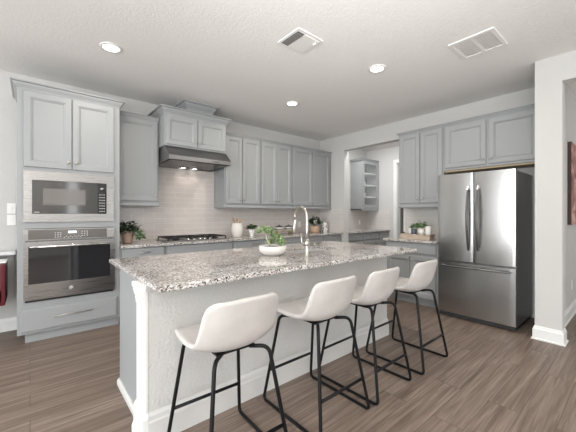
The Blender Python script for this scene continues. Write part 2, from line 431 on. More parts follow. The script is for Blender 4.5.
# ------------------------------------------------------------------ cabinet parts (front faces -y, local x to the right)
def door_mesh(w, h, th=0.022, rail=0.057):
    """frame with moulded inner edge and flat centre panel; origin bottom-left of the back face"""
    b = MB(); t = bmesh.new()
    lv = [(0, 0.0), (0, -th + 0.004), (0.004, -th), (rail - 0.004, -th), (rail - 0.001, -th + 0.005), (rail + 0.004, -th + 0.005), (rail + 0.014, -th + 0.013), (rail + 0.016, -th + 0.017)]
    rings = []
    for ins, y in lv:
        rings.append([t.verts.new(p) for p in ((ins, y, ins), (w - ins, y, ins), (w - ins, y, h - ins), (ins, y, h - ins))])
    for A, B in zip(rings, rings[1:]):
        for k in range(4): t.faces.new((A[k], A[(k + 1) % 4], B[(k + 1) % 4], B[k]))
    t.faces.new(rings[-1]); t.faces.new(rings[0][::-1])
    b.merge(t); return b
def slab_mesh(w, h, th=0.02):
    b = MB(); t = bmesh.new(); rings = []
    for ins, y in [(0, 0.0), (0, -th + 0.007), (0.004, -th + 0.002), (0.012, -th)]:
        rings.append([t.verts.new(p) for p in ((ins, y, ins), (w - ins, y, ins), (w - ins, y, h - ins), (ins, y, h - ins))])
    for A, B in zip(rings, rings[1:]):
        for k in range(4): t.faces.new((A[k], A[(k + 1) % 4], B[(k + 1) % 4], B[k]))
    t.faces.new(rings[-1]); t.faces.new(rings[0][::-1]); b.merge(t); return b
def knob(parent, x, z, y=-0.02):
    o = MB().lathe([(0, 0), (0.006, 0), (0.005, 0.012), (0.013, 0.017), (0.015, 0.023), (0.011, 0.029), (0, 0.031)], (0, 0, 0), 14, 'y').build('knob', 'nickel', parent)
    o.location = (x, y, z); return o
def add_door(parent, x0, x1, z0, z1, y, kx=None, kz=None, mesh=door_mesh, name='door'):
    d = mesh(x1 - x0, z1 - z0).build(name, 'cabinet', parent); d.location = (x0, y, z0)
    if kx is not None: knob(d, kx - x0, kz - z0)
    return d
def bar_pull(parent, xc, zc, L, y, r=0.005):
    b = MB()
    b.tube([(-L / 2, -0.03, 0), (L / 2, -0.03, 0)], r, 8)
    for sx in (-1, 1): b.tube([(sx * (L / 2 - 0.02), 0, 0), (sx * (L / 2 - 0.02), -0.03, 0)], r * 0.9, 8)
    o = b.build('handle', 'nickel', parent); o.location = (xc, y, zc); return o
def crown(parent, path, z0, z1, out):
    d = z1 - z0
    prof = [(-0.015, z0), (0.003, z0), (0.006, z0 + d * 0.18), (out * 0.30, z0 + d * 0.34), (out * 0.55, z0 + d * 0.60), (out * 0.62, z0 + d * 0.78), (out, z0 + d * 0.86), (out, z1), (-0.015, z1)]
    return MB().sweep(path, prof).build('crown_molding', 'cabinet', parent)
def wall_cabinet(name, label, cat, loc, rz, W, D, z0, z1, doors, crown_h, crown_o, ends='', knobs='b', rail=True, group=None, door_z=None, crown_path=None):
    """z0,z1 body; doors: list of (x0,x1,knob side)"""
    t = thing(name, label, cat, loc, rz, group)
    MB().box(0, W, 0, D, z0, z1, 0.0015).build('body', 'cabinet', t)
    dz0, dz1 = door_z or (z0 + 0.05, z1 - 0.008)
    for x0, x1, ks in doors:
        kx = x0 + 0.03 if ks == 'l' else x1 - 0.03
        add_door(t, x0, x1, dz0, dz1, 0, kx, dz0 + 0.065)
    if rail:
        p = [(0, D), (0, 0), (W, 0), (W, D)]
        MB().sweep(p if 'l' in ends or 'r' in ends else [(0, 0), (W, 0)], [(-0.015, z0 - 0.022), (0.004, z0 - 0.022), (0.012, z0 - 0.012), (0.012, z0 + 0.006), (0.004, z0 + 0.016), (-0.015, z0 + 0.016)]).build('light_rail', 'cabinet', t)
    if crown_h:
        p = [(0, 0), (W, 0)]
        if 'l' in ends: p = [(0, D)] + p
        if 'r' in ends: p = p + [(W, D)]
        crown(t, p, z1, z1 + crown_h, crown_o)
    return t

RW = -PI / 2     # rotation of things that stand on the right wall
# --- tall oven cabinet
TY = 4.0
t = thing('oven_cabinet', 'tall blue-grey cabinet holding the built-in microwave and wall oven', 'cabinet', (-0.098, TY, 0), 0)
W = 0.898
b = MB()
b.box(0, 0.02, 0, 0.60, 0.10, 2.545).box(W - 0.02, W, 0, 0.60, 0.10, 2.545)          # sides
b.box(0.02, W - 0.02, 0.02, 0.60, 1.765, 2.545).box(0.02, W - 0.02, 0.02, 0.60, 0.10, 0.40).box(0.02, W - 0.02, 0.30, 0.60, 0.40, 1.765)
b.box(0.02, 0.06, 0, 0.02, 0.10, 2.545).box(W - 0.06, W - 0.02, 0, 0.02, 0.10, 2.545)
b.box(0.06, W - 0.06, 0, 0.02, 1.735, 2.545).box(0.06, W - 0.06, 0, 0.02, 1.155, 1.215).box(0.06, W - 0.06, 0, 0.02, 0.10, 0.43)
b.build('body', 'cabinet', t)
MB().box(0.06, W, 0.05, 0.6, 0.0, 0.10).build('toe_kick', 'cabinet', t)
add_door(t, 0.048, 0.438, 1.775, 2.525, 0, 0.410, 1.845)
add_door(t, 0.446, 0.836, 1.775, 2.525, 0, 0.476, 1.845)
dr = add_door(t, 0.025, 0.870, 0.125, 0.345, 0, mesh=slab_mesh, name='drawer')
bar_pull(dr, 0.43, 0.125, 0.34, -0.02, 0.0055)
crown(t, [(0, 0.60), (0, 0), (W, 0), (W, 0.28)], 2.54, 2.615, 0.05)

# --- microwave (local origin front-left-bottom of trim)
t = thing('microwave', 'built-in microwave with steel trim kit above the wall oven', 'microwave', (-0.05, TY, 1.218), 0)
W, Hh = 0.787, 0.518
b = MB()
b.box(0, W, -0.022, 0.0, 0, 0.085).box(0, W, -0.022, 0, Hh - 0.09, Hh).box(0, 0.065, -0.022, 0, 0.085, Hh - 0.09).box(W - 0.072, W, -0.022, 0, 0.085, Hh - 0.09)
b.build('trim_frame', 'steel', t)
MB().box(0.065, W - 0.072, -0.016, 0.27, 0.085, Hh - 0.09, 0.002).build('door', 'dark_glass', t)
MB().box(0.150, 0.515, -0.0175, -0.016, 0.175, 0.345).build('window', 'control_panel', t)
cp = MB().box(0.625, 0.713, -0.019, -0.016, 0.088, Hh - 0.093, 0.001).build('control_panel', 'black_glass', t)
MB().cyl(0.017, 0.014, (0.670, -0.019, 0.365), 20, 'y').build('dial', 'steel', cp)
for r_ in range(7):
    for c_ in range(3): MB().box(0.645 + c_ * 0.02, 0.655 + c_ * 0.02, -0.0195, -0.019, 0.11 + r_ * 0.031, 0.116 + r_ * 0.031).build('key_mark', 'marking', cp)

def text_obj(name, s, size, loc, rot, material, parent=None, depth=0.0006):
    c = bpy.data.curves.new(name, 'FONT'); c.body = s; c.size = size; c.extrude = depth; c.align_x = 'CENTER'; c.align_y = 'CENTER'
    tmp = bpy.data.objects.new(name, c); C.objects.link(tmp)
    dg = bpy.context.evaluated_depsgraph_get(); dg.update()
    me = bpy.data.meshes.new_from_object(tmp.evaluated_get(dg)); C.objects.unlink(tmp); bpy.data.objects.remove(tmp)
    me.materials.clear(); me.materials.append(M[material])
    o = bpy.data.objects.new(name, me); C.objects.link(o); o.location = loc; o.rotation_euler = rot
    if parent is not None: o.parent = parent
    return o
MB().box(0.082, 0.122, -0.0168, -0.016, 0.100, 0.104).build('brand_mark', 'marking', t)

# --- wall oven
t = thing('built_in_oven', 'built-in stainless wall oven with dark window below the microwave', 'oven', (-0.05, TY, 0.428), 0)
W = 0.792
MB().box(0.012, W - 0.012, 0.0, 0.29, 0.0, 0.72).build('body', 'dark_steel', t)
cp = MB().box(0, W, -0.028, 0, 0.606, 0.722, 0.002).build('control_panel', 'steel', t)
MB().box(0.035, W - 0.075, -0.030, -0.028, 0.615, 0.712).build('touch_glass', 'control_panel', cp)
MB().box(0.36, 0.43, -0.031, -0.030, 0.672, 0.694).build('display', 'display_glow', cp)
for r_ in range(3):
    for c_ in range(3):
        MB().box(0.245 + c_ * 0.022, 0.255 + c_ * 0.022, -0.0305, -0.030, 0.632 + r_ * 0.022, 0.637 + r_ * 0.022).build('touch_mark', 'marking', cp)
        MB().box(0.475 + c_ * 0.024, 0.485 + c_ * 0.024, -0.0305, -0.030, 0.640 + r_ * 0.022, 0.645 + r_ * 0.022).build('touch_mark', 'marking', cp)
for c_ in range(9): MB().box(0.32 + c_ * 0.018, 0.330 + c_ * 0.018, -0.0305, -0.030, 0.626 + 0.01 * (c_ % 2), 0.630 + 0.01 * (c_ % 2)).build('touch_mark', 'marking', cp)
d = MB()
d.box(0, W, -0.04, 0, 0.012, 0.170, 0.002).box(0, W, -0.04, 0, 0.545, 0.592, 0.002).box(0, 0.036, -0.04, 0, 0.170, 0.545).box(W - 0.045, W, -0.04, 0, 0.170, 0.545)
d = d.build('door', 'steel', t)
MB().box(0.036, W - 0.045, -0.0385, -0.005, 0.170, 0.562).build('window', 'black_glass', d)
b = MB(); b.tube([(0.045, -0.078, 0.545), (W - 0.05, -0.078, 0.545)], 0.012, 12)
for x in (0.075, W - 0.08): b.tube([(x, -0.04, 0.545), (x, -0.078, 0.545)], 0.009, 10)
b.build('handle', 'chrome', d)
lg = MB().lathe([(0, 0), (0.024, 0), (0.024, 0.002), (0, 0.002)], (0.385, -0.04, 0.092), 28, 'y').build('emblem', 'grey_plastic', d)
text_obj('emblem_letters', 'GE', 0.026, (0.385, -0.0425, 0.092), (PI / 2, 0, 0), 'marking', lg)
MB().box(0.01, W - 0.01, -0.012, 0.0, -0.012, 0.012).build('vent_grille', 'slot_dark', t)

# --- upper cabinets, back wall
UY = 4.29; UD = YB - UY
wall_cabinet('upper_cabinet', 'upper cabinet with one door between the tall oven cabinet and the hood', 'cabinet', (0.805, UY, 0), 0, 0.525, UD, 1.425, 2.545,
             [(0.03, 0.505, 'r')], 0.05, 0.035, 'l')
wall_cabinet('upper_cabinet', 'two-door upper cabinet right of the hood, nearest the cooktop', 'cabinet', (2.32, UY, 0), 0, 0.683, UD, 1.42, 2.545,
             [(0.018, 0.322, 'r'), (0.334, 0.672, 'l')], 0.045, 0.03, 'l', group=None)
wall_cabinet('upper_cabinet', 'two-door upper cabinet in the middle of the run behind the faucet', 'cabinet', (3.013, UY, 0), 0, 0.708, UD, 1.42, 2.545,
             [(0.018, 0.350, 'r'), (0.358, 0.690, 'l')], 0.045, 0.03)
wall_cabinet('upper_cabinet', 'two-door upper cabinet in the corner where back wall meets right wall', 'cabinet', (3.731, UY, 0), 0, XR - 3.735, UD, 1.42, 2.545,
             [(0.024, 0.520, 'r'), (0.532, 1.02, 'l')], 0.045, 0.03)
# raised cabinet over the hood with a crowned box reaching the ceiling
HY = 4.08
t = wall_cabinet('hood_cabinet', 'raised two-door cabinet above the range hood with stepped crown', 'cabinet', (1.338, HY, 0), 0, 0.90, YB - HY, 2.205, 2.625,
             [(0.015, 0.445, 'r'), (0.457, 0.885, 'l')], 0.085, 0.065, 'lr', rail=False, door_z=(2.225, 2.605))
fx0 = 0.345; fx1 = 0.745
MB().box(fx0, fx1, 0.12, YB - HY, 2.70, 2.87).build('duct_box', 'cabinet', t)
crown(t, [(fx0, 0.54), (fx0, 0.12), (fx1, 0.12), (fx1, 0.54)], 2.79, 2.889, 0.065)

# --- range hood
t = thing('range_hood', 'stainless under-cabinet range hood with baffle filters above the cooktop', 'range hood', (1.345, 0, 0), 0)
W = 0.893
shell = MB()
prof = [(YB - 0.015, 1.985), (YB - 0.015, 2.203), (HY + 0.0, 2.203), (3.935, 2.070), (3.925, 2.062), (3.925, 2.010), (3.96, 2.010), (3.97, 2.045), (YB - 0.04, 2.045), (YB - 0.04, 1.985)]
shell.prism_x(prof, 0.012, W - 0.012)
side = [(YB - 0.015, 1.985), (YB - 0.015, 2.203), (HY, 2.203), (3.935, 2.070), (3.925, 2.062), (3.925, 2.010)]
shell.prism_x(side, 0, 0.012); shell.prism_x(side, W - 0.012, W)
shell.build('canopy', 'steel_hood', t)
for k in range(2):
    f = MB(); x0 = 0.03 + k * 0.42
    for i in range(11): f.prism_y([(x0 + 0.006 + i * 0.037, 1.997), (x0 + 0.025 + i * 0.037, 1.997), (x0 + 0.023 + i * 0.037, 2.003), (x0 + 0.008 + i * 0.037, 2.003)], 3.965, 4.5)
    f.box(x0, x0 + 0.41, 4.48, 4.5, 1.995, 2.03)
    f.build('baffle_filter', 'steel_fridge', t)
MB().box(0.014, W - 0.014, 3.965, 4.57, 2.030, 2.040).build('filter_cavity', 'slot_dark', t)
for x in (0.42, 0.60):
    MB().cyl(0.028, 0.008, (x, 4.53, 1.993), 18).build('lamp', 'lamp_glow', t)
    l = bpy.data.lights.new('hood_lamp', 'SPOT'); l.energy = 1.0; l.spot_size = 2.2; l.spot_blend = 0.8; l.color = (1, 0.86, 0.72); l.shadow_soft_size = 0.03
    o = bpy.data.objects.new('hood_lamp', l); C.objects.link(o); o.location = (1.345 + x, 4.50, 1.97)
b = MB()
for i in range(4): b.cyl(0.009, 0.006, (0.60 + i * 0.03, 3.925, 2.032), 12, 'y')
b.build('control_buttons', 'dark_steel', t)

# --- base cabinets, back wall
BY = 4.0
def base_cabinet(label, x0, x1, doors=2, false=False, pull=True, loc=None, rz=0.0, D=None, grp=None):
    W = x1 - x0; D = (D or (YB - BY)) - 0.016
    t = thing('base_cabinet', label, 'cabinet', loc or (x0, BY, 0), rz, grp)
    MB().box(0, W, 0.02, D, 0.10, 0.898).build('body', 'cabinet', t)
    MB().box(0.0, W, 0.08, D, 0, 0.10).build('toe_kick', 'cabinet', t)
    d = add_door(t, 0.02, W - 0.02, 0.735, 0.888, 0.02, mesh=slab_mesh, name='drawer')
    if pull: bar_pull(d, (W - 0.04) / 2, 0.098, 0.11, -0.02, 0.006)
    if doors == 2:
        add_door(t, 0.02, W / 2 - 0.004, 0.125, 0.70, 0.02, W / 2 - 0.034, 0.65)
        add_door(t, W / 2 + 0.004, W - 0.02, 0.125, 0.70, 0.02, W / 2 + 0.034, 0.65)
    else:
        add_door(t, 0.02, W - 0.02, 0.125, 0.70, 0.02, W - 0.05, 0.65)
    return t
base_cabinet('blue-grey base cabinet directly right of the tall oven cabinet', 0.805, 1.335, 1)
base_cabinet('wide blue-grey base cabinet under the gas cooktop', 1.339, 2.318, 2, pull=False)
base_cabinet('blue-grey base cabinet under the white utensil crock', 2.322, 3.05, 2)
base_cabinet('blue-grey base cabinet under the two glass jars', 3.054, 3.70, 2)
base_cabinet('blue-grey base cabinet left of the back corner unit', 3.704, 4.29, 2)
base_cabinet('narrow blue-grey base cabinet in the back right corner', 4.294, XR - 0.004, 1)
o = MB().box(0.805, XR - 0.002, 3.965, YB - 0.013, 0.899, 0.93, 0.004).build('countertop', 'granite')
tag(o, 'speckled granite countertop along the back wall under the cooktop', 'countertop')

# --- cooktop
t = thing('gas_cooktop', 'gas cooktop with black cast iron grates on the back counter', 'cooktop', (1.37, 4.05, 0.93), 0)
MB().box(0, 0.90, 0, 0.50, 0.0, 0.012, 0.004).build('deck', 'steel', t)
for k in range(3):
    x0 = 0.02 + k * 0.29; b = MB()
    for y in (0.05, 0.25, 0.46): b.box(x0, x0 + 0.28, y - 0.006, y + 0.006, 0.040, 0.055, 0.002)
    for x in (x0 + 0.006, x0 + 0.095, x0 + 0.185, x0 + 0.274): b.box(x - 0.006, x + 0.006, 0.05, 0.46, 0.040, 0.055, 0.002)
    for x in (x0 + 0.006, x0 + 0.274):
        for y in (0.05, 0.46): b.box(x - 0.007, x + 0.007, y - 0.007, y + 0.007, 0.011, 0.045)
    b.build('grate', 'cast_iron', t)
for x, y in ((0.16, 0.14), (0.16, 0.36), (0.45, 0.28), (0.74, 0.14), (0.74, 0.36)):
    MB().lathe([(0, 0.012), (0.045, 0.012), (0.045, 0.022), (0.032, 0.024), (0.032, 0.033), (0, 0.033)], (x, y, 0), 20).build('burner', 'cast_iron', t)
for i in range(5): MB().lathe([(0, 0.012), (0.019, 0.012), (0.017, 0.034), (0, 0.036)], (0.29 + i * 0.08, 0.025, 0), 16).build('knob', 'chrome', t)

# ------------------------------------------------------------------ right wall units
FX = 4.49; FD = XR - FX
def rw(y_left): return (FX, y_left, 0)
wall_cabinet('upper_cabinet', 'tall two-door upper cabinet left of the refrigerator on right wall', 'cabinet', (FX, 2.565, 0), RW, 0.690, FD, 1.42, 2.535,
             [(0.018, 0.345, 'r'), (0.357, 0.672, 'l')], 0.045, 0.035, 'l')
wall_cabinet('over_fridge_cabinet', 'short two-door cabinet mounted above the stainless refrigerator', 'cabinet', (FX, 1.871, 0), RW, 1.10, FD, 1.915, 2.535,
             [(0.022, 0.525, 'r'), (0.555, 1.060, 'l')], 0.045, 0.035, '', rail=False, door_z=(1.945, 2.515))
o = MB().box(FX + 0.01, XR, 0.775, 1.87, 1.890, 1.912).build('filler_board', 'raw_wood')
tag(o, 'thin raw wood strip under the cabinet above the refrigerator', 'board')
RX = 4.20
t = base_cabinet('blue-grey base cabinet with two doors left of the refrigerator', 0, 0.785, 2, loc=(RX, 2.625, 0), rz=RW, D=XR - RX, pull=False)
MB().box(0.785, 0.80, 0.0, XR - RX, 0.0, 0.898).build('end_panel', 'cabinet', t)
o = MB().box(RX - 0.03, XR - 0.013, 1.83, 2.645, 0.899, 0.93, 0.004).build('countertop', 'granite')
tag(o, 'short granite countertop left of the refrigerator holding the wooden tray', 'countertop')

# --- refrigerator, local x = world -Y
t = thing('refrigerator', 'stainless french-door refrigerator with bottom freezer drawer', 'refrigerator', (4.04, 1.762, 0), RW)
W = 0.832
MB().box(0.006, W - 0.006, 0.062, 0.76, 0.045, 1.785, 0.004).build('body', 'fridge_side', t)
def curved_panel(x0, x1, z0, z1, th=0.055):
    b = MB(); n = 14; pr = []
    for i in range(n + 1):
        u = i / n; x = x0 + (x1 - x0) * u
        e = min(u, 1 - u) * (x1 - x0)
        y = 0.012 * (1 - min(1, e / 0.012)) ** 2 + 0.006 * (2 * u - 1) ** 2
        pr.append((x, y))
    # denser at the rounded edges
    pr = [(x0, 0.012), (x0 + 0.003, 0.007)] + pr[1:-1] + [(x1 - 0.003, 0.007), (x1, 0.012)]
    poly = pr + [(x1, th), (x0, th)]
    b.prism_z(poly, z0, z1); return b
split = 0.417
dl = curved_panel(0.0, split - 0.003, 0.722, 1.80).build('door', 'steel_fridge', t)
dr_ = curved_panel(split + 0.003, W, 0.722, 1.80).build('door', 'steel_fridge', t)
fz = curved_panel(0.0, W, 0.062, 0.700).build('freezer_drawer', 'steel_fridge', t)
def bow_handle(parent, x, z0, z1):
    b = MB(); pts = []; n = 18
    for i in range(n + 1):
        u = i / n; z = z0 + (z1 - z0) * u
        pts.append((x, -0.014 - 0.05 * math.sin(PI * u) ** 0.6, z))
    # flattened bar
    for i in range(n):
        p, q = pts[i], pts[i + 1]
        wa = 0.010 + 0.007 * math.sin(PI * i / n); wb_ = 0.010 + 0.007 * math.sin(PI * (i + 1) / n)
        vs = []
        for (P, w_) in ((p, wa), (q, wb_)):
            vs += [(P[0] - w_, P[1], P[2]), (P[0] - w_ * 0.5, P[1] - 0.012, P[2]), (P[0] + w_ * 0.5, P[1] - 0.012, P[2]), (P[0] + w_, P[1], P[2]), (P[0] + w_ * 0.4, P[1] + 0.008, P[2]), (P[0] - w_ * 0.4, P[1] + 0.008, P[2])]
        b._add(vs, [(k, (k + 1) % 6, 6 + (k + 1) % 6, 6 + k) for k in range(6)] + ([tuple(range(5, -1, -1))] if i == 0 else []) + ([tuple(range(6, 12))] if i == n - 1 else []))
    b.box(x - 0.008, x + 0.008, -0.02, 0.004, z0 - 0.004, z0 + 0.035).box(x - 0.008, x + 0.008, -0.02, 0.004, z1 - 0.035, z1 + 0.004)
    bmesh.ops.remove_doubles(b.bm, verts=b.bm.verts, dist=1e-5)
    return b.build('handle', 'dark_steel', parent)
bow_handle(dl, split - 0.052, 0.865, 1.635); bow_handle(dr_, split + 0.052, 0.865, 1.635)
b = MB(); b.tube(fillet([(0.06, 0.0, 0.655), (0.065, -0.048, 0.655), (W - 0.055, -0.048, 0.655), (W - 0.05, 0.0, 0.655)], 0.02), 0.0115, 10)
b.build('handle', 'dark_steel', fz)
MB().box(0.695, 0.785, -0.0015, 0.004, 1.722, 1.742).build('brand_badge', 'marking', dr_)
MB().box(0.01, W - 0.01, 0.03, 0.7, 0.012, 0.058).build('base_grille', 'slot_dark', t)
b = MB()
for x in (0.05, W - 0.05): b.box(x - 0.04, x + 0.04, 0.03, 0.12, 1.787, 1.806, 0.003)
b.build('hinge_cover', 'grey_plastic', t)
b = MB()
for x in (0.06, W - 0.06): b.cyl(0.018, 0.014, (x, 0.08, 0), 12); b.cyl(0.018, 0.014, (x, 0.68, 0), 12)
b.build('levelling_feet', 'slot_dark', t)

# ------------------------------------------------------------------ pantry nook
GX0, GX1, GY = 5.875, 6.535, 4.29
t = thing('display_cabinet', 'glass-door wall cabinet with shelves in the pantry nook', 'cabinet', (GX0, GY, 0))
W = GX1 - GX0; D = YB - GY
b = MB(); b.box(0, 0.018, 0, D, 1.40, 2.56).box(W - 0.018, W, 0, D, 1.40, 2.56).box(0, W, 0, D, 1.40, 1.42).box(0, W, 0, D, 2.54, 2.56)
b.build('body', 'cabinet', t)
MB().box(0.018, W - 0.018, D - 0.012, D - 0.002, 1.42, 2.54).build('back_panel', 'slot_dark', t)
for z in (1.70, 1.98, 2.26): MB().box(0.018, W - 0.018, 0.02, D - 0.01, z, z + 0.018).build('shelf', 'trim', t)
d = MB(); r0 = 0.07
d.box(0.01, W - 0.01, -0.02, 0, 1.45, 1.45 + r0).box(0.01, W - 0.01, -0.02, 0, 2.545 - r0, 2.545).box(0.01, 0.01 + r0, -0.02, 0, 1.45 + r0, 2.545 - r0).box(W - 0.01 - r0, W - 0.01, -0.02, 0, 1.45 + r0, 2.545 - r0)
d = d.build('door', 'cabinet', t)
MB().box(0.01 + r0, W - 0.01 - r0, -0.012, -0.008, 1.45 + r0, 2.545 - r0).build('glass_pane', 'clear_glass', d)
knob(d, 0.045, 1.53)
MB().box(0, W, -0.01, 0, 1.385, 1.445).build('light_rail', 'cabinet', t)
crown(t, [(0, D), (0, 0), (W, 0)], 2.555, 2.60, 0.035)
for z, n_ in ((1.442, 'bottom'), (1.718, 'lowest'), (1.998, 'middle')):
    o = MB().lathe([(0, 0), (0.028, 0), (0.042, 0.03), (0.046, 0.085), (0.041, 0.085), (0.037, 0.032), (0, 0.012)], (0, 0, 0), 20).build('white_cup', 'white_ceramic')
    tag(o, {'bottom': 'white cup on the floor of the glass-door cabinet', 'lowest': 'white cup on the lowest shelf in the glass-door cabinet', 'middle': 'white cup on the middle shelf in the glass-door cabinet'}[n_], 'cup', 'cups in the glass-door cabinet', (6.12, 4.42, z if n_ != 'bottom' else 1.42))
xs = [4.975, 5.53, 6.15, 6.545]
lb = ['left base cabinet of the pantry nook', 'middle base cabinet of the pantry nook, partly below the display cabinet', 'right base cabinet of the pantry nook by the doorway']
for i in range(3): base_cabinet('blue-grey ' + lb[i], xs[i] + 0.002, xs[i + 1] - 0.002, 2 if i == 1 else 1)
o = MB().box(4.965, 6.548, 3.965, YB - 0.013, 0.899, 0.93, 0.004).build('countertop', 'granite')
tag(o, 'granite countertop of the pantry nook seen through the opening', 'countertop')
wp = [x for x in C.objects if x.name.startswith('wall_pantry')][0]
MB().box(6.538, 6.55, 3.965, YB - 0.012, 0.93, 1.405).build('backsplash', 'tile_y', wp)

# ------------------------------------------------------------------ island
IX0, IX1, IY0, IY1 = 0.53, 2.94, 1.82, 2.61
t = thing('kitchen_island', 'long kitchen island with textured white knee wall and blue-grey end', 'island', (0, 0, 0))
MB().box(0.505, IX1, IY0, 1.99, 0, 0.899).build('knee_wall', 'knee_wall', t)
MB().box(IX0, IX1 - 0.02, 1.99, IY1, 0.0, 0.64).box(IX0, 1.80, 1.99, IY1, 0.64, 0.899).box(2.60, IX1 - 0.02, 1.99, IY1, 0.64, 0.899).build('cabinet_body', 'cabinet', t)
MB().box(IX0 - 0.004, IX0, 1.99, IY1 + 0.01, 0.0, 0.899).build('end_panel', 'cabinet', t)
# white pilaster board on the end of the knee wall with capital and plinth
MB().box(0.490, 0.506, IY0 - 0.004, 1.995, 0, 0.899, 0.002).build('pilaster', 'trim', t)
cap = [(0.0, 0.899), (-0.055, 0.899), (-0.055, 0.872), (-0.042, 0.862), (-0.038, 0.845), (-0.026, 0.825), (-0.013, 0.812), (-0.013, 0.795), (-0.008, 0.790), (-0.008, 0.775), (0.0, 0.768)]
MB().sweep([(0.490, 2.0), (0.490, IY0 - 0.004), (0.56, IY0 - 0.004)][:2], [(-o_ if False else -o_, z_) for o_, z_ in cap][::-1]).build('capital', 'trim', t) if False else \
    MB().prism_y([(0.490 + o_ * 0.45, z_) for o_, z_ in cap], IY0 - 0.004, 2.00).build('capital', 'trim', t)
pl = [(0, 0), (0.026, 0), (0.026, 0.035), (0.020, 0.05), (0.016, 0.06), (0.016, 0.155), (0.010, 0.17), (0, 0.185)]
MB().sweep([(0.490, 1.998), (0.490, IY0), (0.505, IY0)], pl).build('plinth', 'trim', t)
bb = [(0, 0), (0.016, 0), (0.016, 0.125), (0.012, 0.135), (0.010, 0.160), (0.004, 0.175), (0, 0.18)]
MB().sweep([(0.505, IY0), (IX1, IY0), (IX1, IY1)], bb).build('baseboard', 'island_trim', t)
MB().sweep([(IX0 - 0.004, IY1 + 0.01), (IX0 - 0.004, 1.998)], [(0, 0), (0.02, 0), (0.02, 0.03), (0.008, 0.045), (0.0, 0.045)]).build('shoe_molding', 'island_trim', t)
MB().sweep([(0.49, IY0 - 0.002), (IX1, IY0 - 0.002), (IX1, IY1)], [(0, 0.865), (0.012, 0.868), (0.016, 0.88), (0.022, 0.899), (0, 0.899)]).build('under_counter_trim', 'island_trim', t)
# top with the sink cut-out
CX0, CX1, CY0, CY1 = 0.495, 3.17, 1.60, 2.86
SX0, SX1, SY0, SY1 = 1.93, 2.55, 2.15, 2.50
b = MB(); tt = bmesh.new()
def ringv(x0, x1, y0, y1, z): return [tt.verts.new(p) for p in ((x0, y0, z), (x1, y0, z), (x1, y1, z), (x0, y1, z))]
e = 0.004
R0 = ringv(SX0, SX1, SY0, SY1, 0.899); R1 = ringv(SX0, SX1, SY0, SY1, 0.93)
R2 = ringv(CX0 + e, CX1 - e, CY0 + e, CY1 - e, 0.93); R3 = ringv(CX0, CX1, CY0, CY1, 0.93 - e); R4 = ringv(CX0, CX1, CY0, CY1, 0.899 + e); R5 = ringv(CX0 + e, CX1 - e, CY0 + e, CY1 - e, 0.899)
for A, B in ((R0, R1), (R1, R2), (R2, R3), (R3, R4), (R4, R5), (R5, R0)):
    for k in range(4): tt.faces.new((A[k], A[(k + 1) % 4], B[(k + 1) % 4], B[k]))
b.merge(tt)
tag(b.build('island_countertop', 'granite'), 'large speckled granite slab topping the kitchen island', 'countertop')
# sink
b = MB(); tt = bmesh.new()
Z = [(0.0, 0.898), (0.004, 0.898), (0.004, 0.72), (0.03, 0.70)]
rg = [ringv(SX0 + o_, SX1 - o_, SY0 + o_, SY1 - o_, z_) for o_, z_ in Z] + [ringv(SX0 + 0.03, SX1 - 0.03, SY0 + 0.03, SY1 - 0.03, 0.69), ringv(SX0, SX1, SY0, SY1, 0.69), ringv(SX0 - 0.0, SX1, SY0, SY1, 0.898)][:0]
for A, B in zip(rg, rg[1:]):
    for k in range(4): tt.faces.new((A[k], A[(k + 1) % 4], B[(k + 1) % 4], B[k]))
tt.faces.new(rg[-1]); b.merge(tt)
s_ = b.build('sink', 'steel'); sm = s_.modifiers.new('t', 'SOLIDIFY'); sm.thickness = 0.003; sm.offset = 1
tag(s_, 'undermount stainless sink set into the island top', 'sink')
s_.data.materials[0] = M['sink_steel']

# faucet: base near camera side of the sink, spout arching over it
t = thing('kitchen_faucet', 'tall brushed nickel pull-down faucet on the island', 'faucet', (1.86, 1.94, 0.93), math.radians(-4))
MB().lathe([(0, 0), (0.027, 0), (0.027, 0.006), (0.021, 0.012), (0.0155, 0.03), (0.0155, 0.095), (0.0145, 0.10), (0, 0.10)], (0, 0, 0), 20).build('base', 'nickel', t)
MB().lathe([(0, 0.085), (0.021, 0.09), (0.027, 0.105), (0.024, 0.125), (0.016, 0.15), (0, 0.152)], (0, 0, 0), 18).build('valve_body', 'nickel', t)
pts = [(0, 0, 0.10), (0, 0, 0.22), (0, 0, 0.33)]
for i in range(1, 15):
    a = PI * 1.06 * i / 14; pts.append((0, 0.085 - 0.085 * math.cos(a), 0.345 + 0.088 * math.sin(a)))
b = MB(); b.tube(pts, 0.0125, 14); neck = b.build('spout', 'nickel', t)
e1 = Vector(pts[-1]); dn = (Vector(pts[-1]) - Vector(pts[-2])).normalized(); dn = Vector((0, 0.12, -1)).normalized()
b = MB(); b.tube([e1, e1 + dn * 0.02, e1 + dn * 0.07, e1 + dn * 0.125, e1 + dn * 0.13], [0.013, 0.016, 0.017, 0.023, 0.021], 16)
sh = b.build('spray_head', 'nickel', t)
b = MB(); b.tube([e1 + dn * 0.13, e1 + dn * 0.134], 0.018, 16); b.build('spray_face', 'slot_dark', sh)
b = MB(); b.tube([(-0.015, 0.0, 0.108), (-0.040, 0.01, 0.112), (-0.048, 0.012, 0.125), (-0.056, 0.014, 0.205)], [0.011, 0.011, 0.008, 0.0055], 10)
b.build('lever', 'nickel', t)

